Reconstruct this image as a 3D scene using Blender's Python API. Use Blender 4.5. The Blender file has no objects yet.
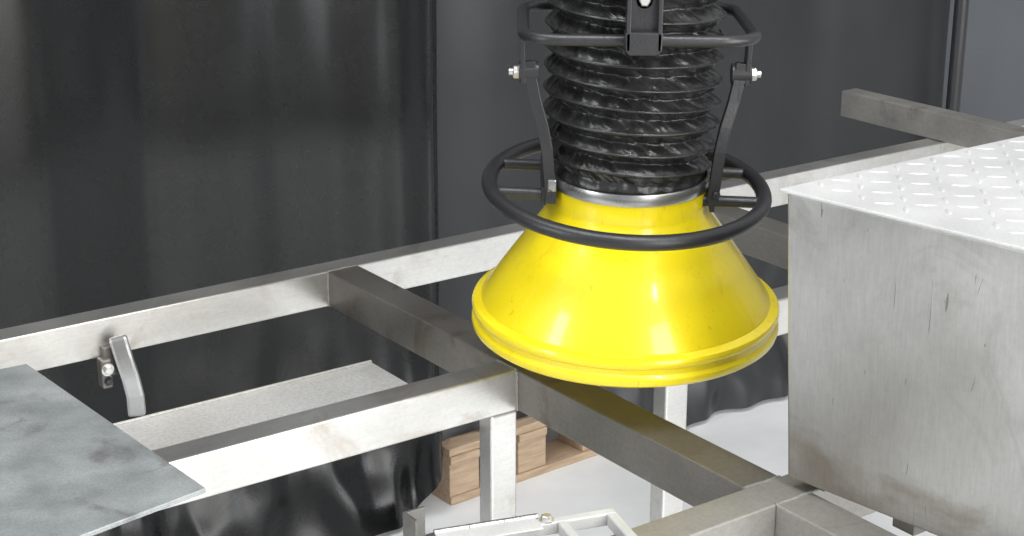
import bpy, math, random
from mathutils import Vector, Matrix, noise
random.seed(4)
S=bpy.context.scene
C=S.collection
AL=math.radians(35.5)
JX,JY=0.0067,2.0463
S.view_settings.view_transform='Standard'

# ---------------- materials ----------------
def newmat(name):
    m=bpy.data.materials.new(name); m.use_nodes=True
    nt=m.node_tree; b=nt.nodes['Principled BSDF']
    return m,nt,b
def ramp(nt,fac,stops):
    r=nt.nodes.new('ShaderNodeValToRGB')
    el=r.color_ramp.elements
    while len(el)<len(stops): el.new(0.5)
    for e,(p,c) in zip(el,stops):
        e.position=p; e.color=(c if len(c)==4 else (*c,1))
    nt.links.new(fac,r.inputs[0]); return r
def tex(nt,kind,scale,detail=6,rough=.55,stretch=None,dist=0):
    tc=nt.nodes.new('ShaderNodeTexCoord'); mp=nt.nodes.new('ShaderNodeMapping')
    nt.links.new(tc.outputs['Object'],mp.inputs[0])
    if stretch: mp.inputs['Scale'].default_value=stretch
    n=nt.nodes.new('ShaderNodeTexNoise'); n.inputs['Scale'].default_value=scale
    n.inputs['Detail'].default_value=detail; n.inputs['Roughness'].default_value=rough
    n.inputs['Distortion'].default_value=dist
    nt.links.new(mp.outputs[0],n.inputs['Vector']); return n.outputs['Fac']
def g(v): return (v,v,v)
def mixc(nt,fac,a,b,mode='MIX'):
    m=nt.nodes.new('ShaderNodeMix'); m.data_type='RGBA'; m.blend_type=mode
    for k,v in ((0,fac),(6,a),(7,b)):
        if isinstance(v,(int,float)): m.inputs[k].default_value=v
        elif isinstance(v,tuple): m.inputs[k].default_value=(*v,1) if len(v)==3 else v
        else: nt.links.new(v,m.inputs[k])
    return m.outputs[2]
def bump(nt,b,h,strength,dist=.01):
    n=nt.nodes.new('ShaderNodeBump'); n.inputs['Strength'].default_value=strength
    n.inputs['Distance'].default_value=dist
    nt.links.new(h,n.inputs['Height']); nt.links.new(n.outputs[0],b.inputs['Normal'])
def metal(name,c1,c2,rough=(.3,.5),metallic=.9,scale=9,stain=(.25,.2,.14),stain_lo=.62,speck=.15,stretch=None,scratch=0,smax=1.0,sscale=None,det=8,sdet=10,brush=None):
    m,nt,b=newmat(name)
    n=tex(nt,'n',scale,det,.5,stretch)
    r=ramp(nt,n,[(.3,c1),(.7,c2)])
    n2=tex(nt,'n',sscale or scale*.55,sdet,.6,None,1.2)
    r2=ramp(nt,n2,[(stain_lo,g(0)),(stain_lo+.16,g(smax))])
    c=mixc(nt,r2.outputs[0],r.outputs[0],stain)
    n3=tex(nt,'n',scale*28,3,.8,stretch)
    r3=ramp(nt,n3,[(.35,g(1-speck*2)),(.6,g(1))])
    c=mixc(nt,1.0,c,r3.outputs[0],'MULTIPLY')
    if brush:
        nb=tex(nt,'n',60,3,.6,brush)
        rb=ramp(nt,nb,[(.3,g(.9)),(.7,g(1))]); c=mixc(nt,1.0,c,rb.outputs[0],'MULTIPLY')
    if scratch:
        n5=tex(nt,'n',7,2,.5,(7,7,.8),3.0)
        r5=ramp(nt,n5,[(.72,g(0)),(.73,g(.6))])
        c=mixc(nt,r5.outputs[0],c,(.14,.10,.07))
    nt.links.new(c,b.inputs['Base Color'])
    rr=ramp(nt,n,[(.3,g(rough[0])),(.75,g(rough[1]))])
    nt.links.new(rr.outputs[0],b.inputs['Roughness'])
    b.inputs['Metallic'].default_value=metallic
    bump(nt,b,n3,.05,.0015)
    return m
def plain(name,col,rough=.5,metallic=0,coat=0,bs=0,bscale=60):
    m,nt,b=newmat(name)
    n=tex(nt,'n',bscale,6)
    r=ramp(nt,n,[(.3,tuple(c*.85 for c in col)),(.7,tuple(min(1,c*1.1) for c in col))])
    nt.links.new(r.outputs[0],b.inputs['Base Color'])
    b.inputs['Roughness'].default_value=rough; b.inputs['Metallic'].default_value=metallic
    b.inputs['Coat Weight'].default_value=coat
    if bs: bump(nt,b,n,bs,.003)
    return m
M_rail=metal('brushed_steel_light',(.62,.605,.575),(.84,.83,.805),(.28,.40),.9,5,(.40,.32,.24),.56,.04,None,0,.7,6,5,8,(.4,8,8))
M_shelf=metal('shelf_sheet_steel',(.66,.65,.62),(.78,.77,.75),(.4,.5),.5,7,(.45,.41,.35),.6,.1)
M_beam=metal('shaded_steel_dark',(.18,.168,.15),(.30,.285,.26),(.42,.52),.8,5,(.13,.095,.065),.55,.06,None,0,.8,7,6,8,(8,.4,8))  # base darkened to carry the shade and dark reflection on the beam sides
M_beam2=metal('mill_steel_mid',(.28,.27,.25),(.42,.405,.38),(.46,.56),.7,5,(.2,.15,.11),.57,.06,None,0,.8,7,6,8,(8,.4,8))
M_box=metal('box_sheet_steel',(.33,.32,.30),(.68,.675,.66),(.28,.42),.8,3.0,(.20,.16,.115),.51,.03,None,26,.6,5.0,3,6,(5,5,.6))
M_tread=metal('checker_plate',(.60,.60,.59),(.72,.72,.71),(.5,.6),.4,9,(.45,.43,.4),.66,.05)
M_galv=metal('galvanised_sheet',(.39,.415,.418),(.52,.545,.545),(.4,.55),.6,16,(.27,.275,.27),.56,.12)
M_steel=metal('clamp_steel',(.42,.42,.42),(.55,.55,.55),(.25,.35),.95,14,(.26,.27,.27),.7,.05)
M_zinc=metal('zinc_plated_bar',(.5,.5,.49),(.62,.62,.61),(.5,.6),.25,14,(.3,.3,.29),.64,.05)
M_bolt=plain('zinc_bolt',(.68,.67,.65),.32,.9)
M_black=plain('black_powder_coat',(.022,.022,.024),.34,0,0,.15,300)
M_floor=plain('floor_paint',(.76,.77,.77),.45,0,0,0,3)
M_wall=plain('wall_paint',(.35,.35,.36),.7,0,0,0,3)
M_wood=metal('pallet_wood',(.40,.28,.18),(.56,.42,.29),(.7,.8),0,14,(.26,.17,.11),.6,.18,(1,8,8))
# yellow
m,nt,b=newmat('yellow_gelcoat'); M_yel=m
n=tex(nt,'n',4,6); r=ramp(nt,n,[(.3,(.79,.625,.006)),(.7,(.86,.69,.010))])
n2=tex(nt,'n',34,9,.75,(1,1,.25),.6); r2=ramp(nt,n2,[(.56,g(0)),(.78,g(.8))])
c=mixc(nt,r2.outputs[0],r.outputs[0],(.62,.45,.010))
n4=tex(nt,'n',14,2,.5,(8,8,.8),2.0); r4=ramp(nt,n4,[(.69,g(0)),(.71,g(.5))])
c=mixc(nt,r4.outputs[0],c,(.5,.36,.02)); nt.links.new(c,b.inputs['Base Color'])
b.inputs['Roughness'].default_value=.28; b.inputs['Coat Weight'].default_value=.5; b.inputs['Coat Roughness'].default_value=.08
bump(nt,b,tex(nt,'n',30,6,.6,(1,1,.4)),.09,.008)
# vinyl hose
m,nt,b=newmat('black_vinyl_hose'); M_hose=m
n=tex(nt,'n',40,8,.7); r=ramp(nt,n,[(.4,g(.012)),(.66,g(.028)),(.8,g(.09))]); nt.links.new(r.outputs[0],b.inputs['Base Color'])
b.inputs['Roughness'].default_value=.27
bump(nt,b,tex(nt,'n',80,5,.6,None,.8),.22,.003)
# curtain
def curt(name,lo,hi,ro):
    m,nt,b=newmat(name)
    n=tex(nt,'n',1.6,8,.6,(1,1,.3)); r=ramp(nt,n,[(.3,(lo*.93,lo,lo*1.1)),(.7,(hi*.93,hi,hi*1.1))])
    n2=tex(nt,'n',6,10,.75,None,1.5); r2=ramp(nt,n2,[(.6,g(0)),(.78,g(.4))])
    c=mixc(nt,r2.outputs[0],r.outputs[0],g(hi*1.9)); nt.links.new(c,b.inputs['Base Color'])
    rr=ramp(nt,n2,[(.3,g(ro)),(.7,g(ro+.06))]); nt.links.new(rr.outputs[0],b.inputs['Roughness'])
    b.inputs['Specular IOR Level'].default_value=.42
    bump(nt,b,tex(nt,'n',4,2,.5,(1,1,.15)),.08,.03)
    return m
M_c1=curt('welding_curtain_black',.004,.008,.24)
M_c2=curt('welding_curtain_dark_grey',.018,.028,.34)
M_c3=curt('welding_curtain_grey',.07,.09,.42)

# ---------------- mesh helpers ----------------
def mesh(name,V,F,mat,parent=None,smooth=False,loc=None,rot=None,bevel=0,sharp=None):
    me=bpy.data.meshes.new(name); me.from_pydata([tuple(v) for v in V],[],F); me.update()
    o=bpy.data.objects.new(name,me); C.objects.link(o)
    me.materials.append(mat)
    if smooth:
        for p in me.polygons: p.use_smooth=True
        if sharp: me.set_sharp_from_angle(angle=math.radians(sharp))
    if parent: o.parent=parent
    if loc: o.location=loc
    if rot: o.rotation_euler=rot
    if bevel:
        bm=o.modifiers.new('b','BEVEL'); bm.width=bevel; bm.segments=2; bm.limit_method='ANGLE'; bm.angle_limit=.6
    return o
def empty(name,loc=(0,0,0),rot=(0,0,0),parent=None):
    e=bpy.data.objects.new(name,None); e.empty_display_size=.1; C.objects.link(e)
    e.location=loc; e.rotation_euler=rot
    if parent: e.parent=parent
    return e
BF=[(0,3,2,1),(4,5,6,7),(0,1,5,4),(1,2,6,5),(2,3,7,6),(3,0,4,7)]
def box(name,x,y,z,mat,parent=None,bevel=.002,**k):
    V=[(x[0],y[0],z[0]),(x[1],y[0],z[0]),(x[1],y[1],z[0]),(x[0],y[1],z[0]),
       (x[0],y[0],z[1]),(x[1],y[0],z[1]),(x[1],y[1],z[1]),(x[0],y[1],z[1])]
    return mesh(name,V,BF,mat,parent,bevel=bevel,**k)
def boxab(name,a,b,z,mat,parent,bevel=.003):   # frame coordinates: a along, b towards viewer
    return box(name,a,(-b[1],-b[0]),z,mat,parent,bevel)
def hollow(name,axis,r0,p,q,mat,parent,wall=.004,bevel=.0025):
    """rectangular hollow section. axis 'a' or 'b' ; r0 = (start,end) ; p = cross range ; q = z range"""
    def pt(s,u,w): 
        return (s,-u,w) if axis=='a' else (u,-s,w)
    V=[];F=[]
    for s in r0:
        for o in (0,wall):
            for (u,w) in ((p[0]+o,q[0]+o),(p[1]-o,q[0]+o),(p[1]-o,q[1]-o),(p[0]+o,q[1]-o)):
                V.append(pt(s,u,w))
    for i in range(4):
        j=(i+1)%4
        F+=[(i,j,8+j,8+i),(4+i,12+i,12+j,4+j),(i,4+i,4+j,j),(8+i,8+j,12+j,12+i)]
    o=mesh(name,V,F,mat,parent)
    import bmesh
    bm=bmesh.new(); bm.from_mesh(o.data); bmesh.ops.recalc_face_normals(bm,faces=bm.faces); bm.to_mesh(o.data); bm.free()
    m=o.modifiers.new('b','BEVEL'); m.width=bevel; m.segments=2; m.limit_method='ANGLE'
    return o
def lathe(name,prof,mat,parent=None,n=128,smooth=True,closed=False,**k):
    V=[];F=[];L=len(prof)
    for i in range(n):
        t=2*math.pi*i/n
        for r,z in prof: V.append((r*math.cos(t),r*math.sin(t),z))
    for i in range(n):
        j=(i+1)%n
        for q in range(L if closed else L-1):
            w=(q+1)%L
            F.append((i*L+q,j*L+q,j*L+w,i*L+w))
    o=mesh(name,V,F,mat,parent,smooth,**k)
    import bmesh
    bm=bmesh.new(); bm.from_mesh(o.data); bmesh.ops.recalc_face_normals(bm,faces=bm.faces); bm.to_mesh(o.data); bm.free()
    return o
def tube(name,pts,r,mat,parent=None,n=14,closed=False,flat=None,**k):
    P=[Vector(p) for p in pts];V=[];F=[];N=len(P)
    up=Vector((0,0,1))
    for i,p in enumerate(P):
        if closed: t=P[(i+1)%N]-P[i-1]
        else: t=P[min(i+1,N-1)]-P[max(i-1,0)]
        t.normalize()
        u=up if abs(t.dot(up))<.9 else Vector((0,1,0))
        s=t.cross(u).normalized(); w=s.cross(t).normalized()
        for j in range(n):
            a=2*math.pi*j/n
            V.append(p+s*math.cos(a)*r+w*math.sin(a)*(r if flat is None else flat))
    for i in range(N if closed else N-1):
        k2=(i+1)%N
        for j in range(n):
            l=(j+1)%n
            F.append((i*n+j,i*n+l,k2*n+l,k2*n+j))
    if not closed:
        F.append(tuple(range(n))[::-1]); F.append(tuple((N-1)*n+j for j in range(n)))
    return mesh(name,V,F,mat,parent,True,sharp=50,**k)
def strap(name,pts,w,t,mat,parent,side=(0,1,0),bevel=.001):
    """flat bar: pts path, width w in-plane, thickness t along side"""
    P=[Vector(p) for p in pts]; sd=Vector(side).normalized(); V=[];F=[];N=len(P)
    for i,p in enumerate(P):
        d=(P[min(i+1,N-1)]-P[max(i-1,0)]).normalized(); u=d.cross(sd).normalized()
        for a,b2 in ((-1,-1),(1,-1),(1,1),(-1,1)):
            V.append(p+u*a*w/2+sd*b2*t/2)
    for i in range(N-1):
        for j in range(4):
            l=(j+1)%4; F.append((i*4+j,i*4+l,i*4+4+l,i*4+4+j))
    F.append((3,2,1,0)); F.append(tuple((N-1)*4+j for j in range(4)))
    return mesh(name,V,F,mat,parent,bevel=bevel)
def hexbolt(name,loc,axis,r,h,mat,parent,shaft=0):
    V=[];F=[]
    rings=[(r,0),(r,h*.8),(r*.8,h)]
    for rr,z in rings:
        for i in range(6):
            a=i*math.pi/3; V.append(Vector((rr*math.cos(a),rr*math.sin(a),z)))
    F.append((5,4,3,2,1,0))
    for k in range(2):
        for i in range(6):
            j=(i+1)%6; F.append((k*6+i,k*6+j,k*6+6+j,k*6+6+i))
    F.append((12,13,14,15,16,17))
    base=len(V); n=20
    for rr,z in ((r*1.35,-h*.25),(r*1.35,0)):
        for i in range(n):
            a=2*math.pi*i/n; V.append(Vector((rr*math.cos(a),rr*math.sin(a),z)))
    for i in range(n):
        j=(i+1)%n; F.append((base+i,base+j,base+n+j,base+n+i))
    F.append(tuple(base+i for i in range(n))[::-1]); F.append(tuple(base+n+i for i in range(n)))
    if shaft:
        base=len(V)
        for z in (h,h+shaft):
            for i in range(12):
                a=2*math.pi*i/12; V.append(Vector((r*.5*math.cos(a),r*.5*math.sin(a),z)))
        for i in range(12):
            j=(i+1)%12; F.append((base+i,base+j,base+12+j,base+12+i))
        F.append(tuple(base+12+i for i in range(12)))
    q=Vector(axis).to_track_quat('Z','Y')
    V=[q@v for v in V]
    return mesh(name,V,F,mat,parent,loc=loc)

FR=lambda name: empty(name,(JX,JY,0),(0,0,AL))

# ---------------- steel frame ----------------
fr=FR('steel_frame')
T=.8;B=.742
hollow('back_rail','a',(-1.6,2.3),(-.555,-.51),(B,T),M_rail,fr)
hollow('front_rail_1','a',(-1.6,0),(-.045,0),(B,T),M_rail,fr)
hollow('front_rail_2','a',(.055,2.3),(-.045,0),(B,T),M_rail,fr)
hollow('cross_beam_1','b',(-.51,.44),(0,.055),(B,T),M_beam,fr)
hollow('cross_beam_2','b',(-.51,-.045),(.72,.775),(B,T),M_beam,fr)
hollow('cross_beam_3','b',(-.51,-.045),(-1.4,-1.345),(B,T),M_beam,fr)
hollow('near_rail','a',(-1.6,1.2),(.44,.49),(B,T),M_beam2,fr)
hollow('cross_beam_4','b',(.49,1.3),(.0,.055),(B,T),M_beam2,fr)
hollow('cross_beam_5','b',(0,.44),(-1.4,-1.345),(B,T),M_beam,fr)
hollow('cross_beam_6','b',(0,.44),(1.1,1.155),(B,T),M_beam,fr)
for i,(a,b) in enumerate([(-.042,-.03),(.265,-.03),(-1.5,-.03),(2.2,-.03),(-1.5,-.54),(2.2,-.54),(-1.5,.45),(1.1,.45),(0.005,1.2)]):
    boxab('leg_%d'%i,(a,a+.042),(b,b+.03),(0,B),M_rail,fr)
def weld(name,p,q):
    N=14
    p=Vector(p);q=Vector(q)
    pts=[p.lerp(q,i/N)+Vector((random.uniform(-1,1),random.uniform(-1,1),random.uniform(-1,1)))*.0007 for i in range(N+1)]
    tube(name,[(v.x,-v.y,v.z) for v in pts],.0022,M_beam2,fr,8)
weld('weld_1',(0,0,T-.002),(0,0,B)); weld('weld_2',(-.0,-.045,T),(0,0,T)); weld('weld_3',(.0,-.51,T),(.055,-.51,T))
weld('weld_4',(0,.44,T),(.055,.44,T)); weld('weld_5',(0,-.51,T),(0,-.51,B)); weld('weld_6',(0,.49,T),(.055,.49,T))
boxab('shelf_sheet',(-.95,-.015),(-.36,-.1),(.69,.70),M_shelf,fr,.001)
boxab('shelf_lip',(-.95,-.015),(-.36,-.355),(.70,.703),M_shelf,fr,.001)
boxab('shelf_hanger_1',(-.9,-.87),(-.1,-.045),(.69,.75),M_rail,fr,.001)
boxab('shelf_hanger_2',(-.75,-.72),(-.1,-.045),(.69,.75),M_rail,fr,.001)

lb=FR('square_tube_offcut')
hollow('tube','b',(-.80,.15),(1.445,1.49),(T+.001,T+.058),M_beam2,lb)

# galvanised sheet, left
sh=FR('galvanised_sheet')
def prism(name,pts,z0,z1,mat,par,bevel=.001):
    n=len(pts)
    V=[(a,-b,z0) for a,b in pts]+[(a,-b,z1) for a,b in pts]
    F=[tuple(range(n)),tuple(range(2*n-1,n-1,-1))]+[(i,i+n,(i+1)%n+n,(i+1)%n) for i in range(n)]
    return mesh(name,V,F,mat,par,bevel=bevel)
prism('sheet',[(-.50,.10),(-.53,-.385),(-1.3,-.43),(-1.3,.24)],T+.001,T+.007,M_galv,sh)

# ---------------- checker plate box ----------------
bx=FR('checker_plate_box')
zt=1.143; zb=T+.012
A=[(.032,.449),(.95,.445),(1.0,1.0),(.110,1.0)]
Ab=[(.042,.464),(.95,.443),(1.0,1.0),(.112,1.0)]
V=[(a,-b,zb) for a,b in Ab]+[(a,-b,zt) for a,b in A]
mesh('body',V,[(0,1,2,3),(7,6,5,4)]+[(i,i+4,(i+1)%4+4,(i+1)%4) for i in range(4)],M_box,bx,bevel=.003)
At=[(.027,.443),(.955,.439),(1.005,1.005),(.105,1.005)]
prism('top_plate',At,zt+.0,zt+.004,M_tread,bx,.0012)
V=[];F=[]
def loz(cx,cy,ang,z):
    n=14;b0=len(V);L=.0120;W=.0036
    for (sc,h) in ((1,-.0001),(.85,.00045),(.6,.0008),(.3,.001)):
        for i in range(n):
            t=2*math.pi*i/n
            x=L*sc*math.cos(t); y=W*sc*math.sin(t)*(1-.35*abs(math.cos(t)))
            V.append((cx+x*math.cos(ang)-y*math.sin(ang),cy+x*math.sin(ang)+y*math.cos(ang),z+h))
    for k in range(3):
        for i in range(n):
            j=(i+1)%n; F.append((b0+k*n+i,b0+k*n+j,b0+(k+1)*n+j,b0+(k+1)*n+i))
    F.append(tuple(b0+3*n+i for i in range(n)))
p=.030
for i in range(31):
    for j in range(20):
        a=.045+i*p; bb=.457+j*p
        if a>.94 or bb>.985 or a<.055+(bb-.44)*.14: continue
        loz(a,-bb,math.radians(45 if (i+j)%2 else -45),zt+.004)
mesh('tread_lozenges',V,F,M_tread,bx,True)
for i,(a,b) in enumerate([(.065,.47),(.065,.60)]):
    boxab('foot_%d'%i,(a,a+.03),(b,b+.03),(T+.0005,zb),M_beam,bx,.001)

# ---------------- lever on back rail ----------------
lv=FR('clamp_lever')
strap('lever_bar',[(-.362,.486,.778),(-.360,.484,.765),(-.357,.480,.745),(-.351,.476,.715),(-.346,.476,.685),(-.343,.482,.650)],.027,.012,M_steel,lv,side=(.45,1,0),bevel=.005)
strap('lever_rib',[(-.352,.494,.765),(-.347,.491,.74),(-.341,.488,.71),(-.336,.488,.68),(-.333,.49,.655)],.006,.022,M_steel,lv,side=(.45,1,0),bevel=.001)
boxab('clamp_block',(-.388,-.372),(-.509,-.488),(.70,.745),M_beam,lv,.003)
hexbolt('bolt_1',(-.380,.486,.73),(0,-1,0),.007,.006,M_bolt,lv)
hexbolt('bolt_2',(-.380,.486,.712),(0,-1,0),.005,.006,M_black,lv)
boxab('clamp_tab',(-.38,-.34),(-.51,-.497),(.715,.76),M_beam,lv,.002)

# ---------------- hinged frame at the front ----------------
hf=FR('hinged_gate_frame')
c0=Vector((-.360,.352));c1=Vector((-.170,.408));d=(c1-c0).normalized();nn=Vector((-d.y,d.x))
def q(u,v): 
    w=c0+d*u+nn*v; return (w.x,w.y)
def bar(name,u0,v0,u1,v1,z0,z1,mat=M_zinc):
    prism(name,[q(u0,v0),q(u1,v0),q(u1,v1),q(u0,v1)],z0,z1,mat,hf,.0015)
Z0=T+.0005;Z1=T+.015
bar('hinge_leaf',0.0,.004,.112,.03,Z1,Z1+.002)
bar('top_bar',.0,.006,.20,.018,Z0,Z1)
bar('end_bar',.188,.018,.20,.35,Z0,Z1)
bar('mid_bar',.132,.018,.142,.35,Z0,Z1)
bar('left_bar',0.0,.018,.012,.35,Z0,Z1)
bar('low_bar',0,.35,.20,.362,Z0,Z1)
for i in range(3):
    a0=q(.0+i*.0385,.002);a1=q(.0375+i*.0385,.002)
    tube('hinge_knuckle_%d'%i,[(a0[0],-a0[1],Z1+.002),(a1[0],-a1[1],Z1+.002)],.0032,M_steel,hf,12)
kq=q(.122,.010)
hexbolt('pivot_bolt',(kq[0],-kq[1],Z1+.001),(0,0,1),.006,.005,M_bolt,hf)

# ---------------- hood ----------------
hd=empty('extraction_hood',(.148,2.02,1.0),(math.radians(3.8),math.radians(.6),0))
prof=[(.0975,.073),(.098,.071),(.098,.046),(.0990,.040),(.145,-.0245),(.1865,-.0835),(.1870,-.0865),
      (.1950,-.0885),(.1978,-.0900),(.1992,-.0935),(.1992,-.097),(.1978,-.1005),(.1955,-.1025),(.1955,-.109),(.1972,-.1105),(.1992,-.1135),(.1995,-.118),(.1982,-.1225),(.1945,-.1255),
      (.189,-.1255),(.186,-.123),(.184,-.11),(.181,-.086),(.094,.037),(.093,.073)]
lathe('yellow_cone',prof,M_yel,hd,160,closed=True,sharp=28)
lathe('clamp_band',[(.097,.070),(.0998,.070),(.1006,.072),(.1006,.083),(.0998,.085),(.097,.085)],M_steel,hd,96,closed=True,sharp=30)
box('band_buckle',(-.105,-.094),(-.05,-.03),(.071,.087),M_steel,hd,.002)
rg=empty('handle_ring_mount',(-.004,0,.062),(math.radians(3.0),math.radians(1.9),0),hd)
R=.1735
tube('handle_ring',[(R*math.cos(2*math.pi*i/128),R*math.sin(2*math.pi*i/128),0) for i in range(128)],.0098,M_black,rg,20,closed=True)
for s in (-1,1):
    for k,y in enumerate((-.035,.062)):
        xe=math.sqrt(R*R-y*y)
        xi=math.sqrt(.096**2-y*y)
        tube('spoke_%d_%d'%(s,k),[(s*xi,y,0),(s*xe,y,0)],.0072,M_black,rg,14)
    box('spoke_plate_%d'%s,(s*.105-.003,s*.105+.003),(-.045,.07),(-.012,.012),M_black,rg,.001)
def rrect(hw,hd_,r,z,n=10):
    P=[]
    for cx,cy,a0 in ((hw-r,-hd_+r,-90),(hw-r,hd_-r,0),(-hw+r,hd_-r,90),(-hw+r,-hd_+r,180)):
        for i in range(n+1):
            a=math.radians(a0+90*i/n); P.append((cx+r*math.cos(a),cy+r*math.sin(a),z))
    return P
yk=empty('yoke_mount',(.000,0,0),(math.radians(-3.8),0,0),hd)
tube('yoke_ring',rrect(.137,.124,.045,.270),.0072,M_black,yk,14,closed=True)
for s in (-1,1):
    x=s*.138
    strap('yoke_lug_%d'%s,[(x,-.03,.274),(x,-.03,.25),(x*.985,-.03,.20)],.024,.006,M_black,yk,side=(1,0,0))
    hexbolt('pivot_bolt_%d'%s,(x+s*.004,-.03,.213),(s,0,0),.0085,.007,M_bolt,yk,.005)
    tube('lug_boss_%d'%s,[(x-s*.02,-.03,.213),(x+s*.004,-.03,.213)],.013,M_black,yk,16)
    strap('arm_%d'%s,[(s*.129,-.035,.228),(s*.127,-.036,.208),(s*.121,-.04,.18),(s*.112,-.046,.15),(s*.106,-.05,.12),(s*.101,-.048,.065),(s*.101,-.048,.052)],.014,.011,M_black,yk,side=(0,1,0))
    hexbolt('arm_bolt_%d'%s,(s*.103,-.054,.066),(0,-1,0),.0045,.004,M_black,yk)
for s in (-1,1):
    strap('clevis_side_%d'%s,[(s*.018,-.140,.262),(s*.018,-.140,.40)],.005,.020,M_black,yk)
box('clevis_web',(-.019,.019),(-.138,-.132),(.262,.40),M_black,yk,.001)
prism_pts=[(-.022,.284),(.022,.284),(.021,.262),(.017,.257),(-.017,.257),(-.021,.262)]
mesh('clevis_base',[(x,-.150,z) for x,z in prism_pts]+[(x,-.126,z) for x,z in prism_pts],
     [tuple(range(6)),tuple(range(11,5,-1))]+[(i,i+6,(i+1)%6+6,(i+1)%6) for i in range(6)],M_black,yk,bevel=.002)
hexbolt('clevis_bolt',(.0,-.138,.319),(0,-1,0),.007,.006,M_bolt,yk)
hexbolt('clevis_bolt_2',(.0,-.138,.366),(0,-1,0),.008,.006,M_bolt,yk)

# ---------------- hose ----------------
def hose():
    n=360; pitch=.0270; z0=.078; z1=1.5; per=22
    rows=int((z1-z0)/pitch*per)
    V=[];F=[]
    sm=lambda x:max(0,min(1,x))
    for k in range(rows+1):
        z=z0+(z1-z0)*k/rows
        low=sm((z-z0)/.035)
        Rm=.0985+.0115*sm((z-z0)/.07)
        for i in range(n):
            t=2*math.pi*i/n
            ph=(z-z0)/pitch+.1+t/(2*math.pi)       # helical wire
            fr_=ph-math.floor(ph); idx=math.floor(ph)-t/(2*math.pi)
            d=abs(fr_-.5)*2            # 0 crest ,1 valley
            prof_=(.5+.5*math.cos(math.pi*d))**.6
            wire=math.exp(-(d/.14)**2)
            base=Rm-low*.0135*(1-prof_)+.0032*wire*low-.002
            tw=t+(fr_-.5)*.30
            env=math.sin(math.pi*min(1,max(0,(d-.18)/.82)*.95)) if d>.18 else 0
            w=noise.noise(Vector((math.cos(tw)*6,math.sin(tw)*6,idx*2.9)))
            w2=abs(noise.noise(Vector((math.cos(tw)*11+5,math.sin(tw)*11,idx*2.3))))
            r=base+.0068*env**.8*low*(w*.8-w2*.9)+(1-low)*.0012*math.sin(18*t+4*math.sin(2*t))*sm((z-z0)/.01)
            zt_=.0012*math.sin(2*t+z*80)
            V.append((r*math.cos(t),r*math.sin(t),z+zt_*low))
    for k in range(rows):
        for i in range(n):
            j=(i+1)%n; F.append((k*n+i,k*n+j,k*n+n+j,k*n+n+i))
    return V,F
V,F=hose()
hz=empty('flexible_duct_hose',(.1455,2.02,1.0))
mesh('bellows',V,F,M_hose,hz,True)
hz.rotation_euler=(Matrix.Rotation(math.radians(1.2),4,'Y')@Matrix.Rotation(math.radians(.8),4,'X')@Matrix.Rotation(math.radians(90),4,'Z')).to_euler()
lathe('top_collar',[(.105,1.49),(.115,1.49),(.115,1.6),(.105,1.6)],M_steel,hz,64,closed=True)
tube('duct_pipe',[(0,0,1.58),(0,0,2.0)],.1,M_steel,hz,48)

# ---------------- curtains ----------------
def curtain(name,a0,a1,zlo,zhi,mat,off,seed,amp=.02,edge=None):
    cu=FR(name); na=int((a1-a0)/.008); nz=160; V=[];F=[]
    for k in range(nz+1):
        w=(k/nz)**1.5; 
        for i in range(na+1):
            a=a0+(a1-a0)*i/na
            lo=zlo(a) if callable(zlo) else zlo
            z=lo+(zhi-lo)*w
            y=1.1+off
            aw=a+.02*math.sin(z*1.7+seed)
            y+=amp*math.sin(aw*7.5+seed)+amp*.4*math.sin(aw*17+seed*2+.3*math.sin(z*2))+amp*.5*noise.noise(Vector((a*9,z*.3,seed)))
            h=max(0,1-z/.5)
            y+=h*.05*noise.noise(Vector((a*4.5,z*3.5,seed+5)))-h*h*.06
            y+=h*.04*noise.noise(Vector((a*12,z*7,seed+9)))
            y+=.004*noise.noise(Vector((a*5+z*2,z*1.5-a*1,seed+2)))
            if edge is not None:
                e=math.exp(-((a-edge)/.03)**2); y-=e*.04
            V.append((a,y,z))
    for k in range(nz):
        for i in range(na):
            q0=k*(na+1)+i; F.append((q0,q0+1,q0+na+2,q0+na+1))
    mesh('vinyl_sheet',V,F,mat,cu,True)
    return cu
hem=lambda a: .012+.125*math.exp(-((a-.80)/.29)**8)
curtain('welding_curtain',-2.6,.575,hem,3.0,M_c1,0,1.0,.024,.53)
curtain('welding_curtain.001',.56,2.17,hem,3.0,M_c2,.03,2.2,.012)
curtain('welding_curtain.002',2.15,4.6,lambda a:.015,3.0,M_c3,.045,4.0,.006)
cp=FR('curtain_pole')
tube('post',[(2.15,1.07,0),(2.15,1.07,3.0)],.018,M_black,cp,20)
box('foot_plate',(2.10,2.20),(1.0,1.10),(0,.008),M_black,cp)
rl=FR('curtain_rail')
tube('rail',[(-2.7,1.13,3.04),(4.7,1.13,3.04)],.025,M_rail,rl,16)
for i,a in enumerate((-2.7,4.7)):
    tube('post_%d'%i,[(a,1.13,0),(a,1.13,3.04)],.025,M_rail,rl,16)

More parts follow.
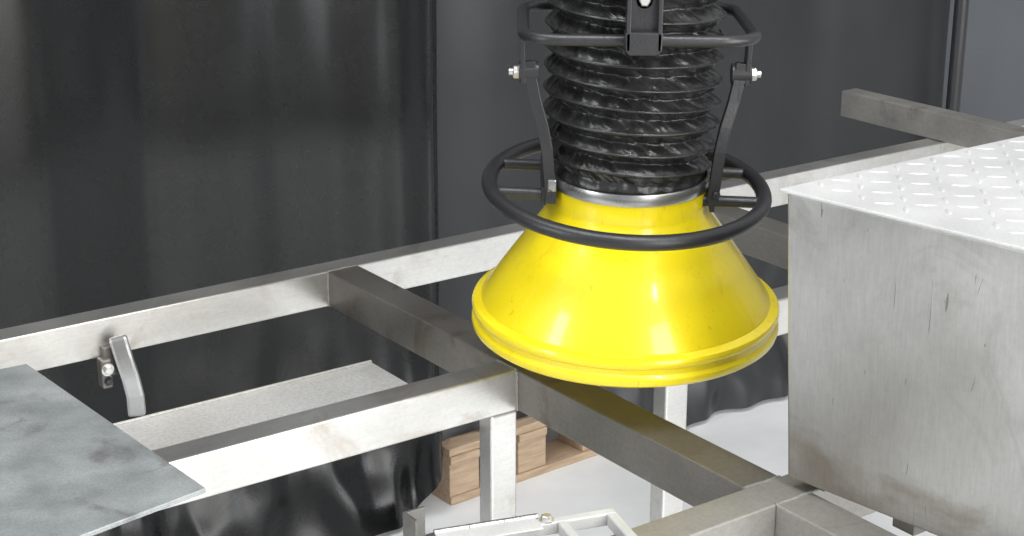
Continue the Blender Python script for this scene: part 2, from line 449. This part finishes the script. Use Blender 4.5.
# ---------------- pallets ----------------
def pallet(name,a,b,rot):
    e=empty(name,(0,0,0)); e.matrix_world=Matrix.Translation((JX,JY,0))@Matrix.Rotation(AL,4,'Z')@Matrix.Translation((a,-b,0))@Matrix.Rotation(rot,4,'Z')
    L=.46;W=.6
    for i in range(3):
        y=-W/2+.05+i*(W-.1)/2
        box('bottom_board_%d'%i,(-L/2,L/2),(y-.05,y+.05),(0,.018),M_wood,e)
        for j in range(3):
            x=-L/2+.04+j*(L-.08)/2
            box('block_%d_%d'%(i,j),(x-.04,x+.04),(y-.045,y+.045),(.018,.095),M_wood,e)
    for j in range(3):
        x=-L/2+.04+j*(L-.08)/2
        box('stringer_%d'%j,(x-.04,x+.04),(-W/2,W/2),(.095,.113),M_wood,e)
    for i in range(6):
        y=-W/2+.045+i*(W-.09)/5
        box('deck_board_%d'%i,(-L/2,L/2),(y-.04,y+.04),(.113,.131),M_wood,e)
pallet('wooden_pallet',.80,-1.37,.05)
fb=FR('floor_bracket')
boxab('angle_plate',(.40,.45),(-.96,-.952),(0,.08),M_beam2,fb,.001)
boxab('angle_leg',(.40,.406),(-.952,-.91),(0,.08),M_beam2,fb,.001)
boxab('foot',(.38,.48),(-.97,-.88),(0,.006),M_beam2,fb,.001)

# ---------------- room ----------------
box('floor',(-7,7),(-6,8),(-.05,0),M_floor,None,0)
wl=FR('wall_back'); box('panel',(-6,7),(3.0,3.1),(0,4),M_wall,wl,0)

# ---------------- lights / world ----------------
def area(name,loc,target,sx,sy,power,col=(1,1,1)):
    l=bpy.data.lights.new(name,'AREA'); l.shape='RECTANGLE'; l.size=sx; l.size_y=sy; l.energy=power; l.color=col
    o=bpy.data.objects.new(name,l); C.objects.link(o); o.location=loc
    o.rotation_euler=(Vector(target)-Vector(loc)).to_track_quat('-Z','Y').to_euler(); return o
area('window_light',(3.6,-2.4,2.1),(0,2.2,.9),4,3.2,320,(1,.99,.97))
area('ceiling_light',(-.6,1.2,4.2),(0,2.4,.8),3,1.2,85,(.97,.99,1))
area('ceiling_strip',(1.0,.4,3.9),(.15,2.0,1.0),.12,2.6,50,(1,1,1))
area('window_light_side',(-4.5,-1.0,2.2),(0,2.4,.8),1.0,2.8,95,(.95,.98,1))
area('curtain_streak_light',(5.6,-.2,1.4),(-.4,3.2,1.2),.9,2.6,65,(.95,.98,1))  # added source, no door here; placed to reflect as streaks in the curtain
w=bpy.data.worlds.new('world'); S.world=w; w.use_nodes=True
nt=w.node_tree; bg=nt.nodes['Background']
tc=nt.nodes.new('ShaderNodeTexCoord'); sp=nt.nodes.new('ShaderNodeSeparateXYZ'); nt.links.new(tc.outputs['Generated'],sp.inputs[0])
r=ramp(nt,sp.outputs[2],[(0,(.4,.4,.41)),(.35,(.75,.77,.8)),(1,(1,1,1))])
nt.links.new(r.outputs[0],bg.inputs[0]); bg.inputs[1].default_value=.78

cam=bpy.data.cameras.new('camera'); co=bpy.data.objects.new('camera',cam); C.objects.link(co)
co.location=(0,0,1.62); co.rotation_euler=(math.radians(90-18.3),0,0)
cam.sensor_width=36; cam.lens=1650/1024*36; cam.clip_start=.05
S.camera=co
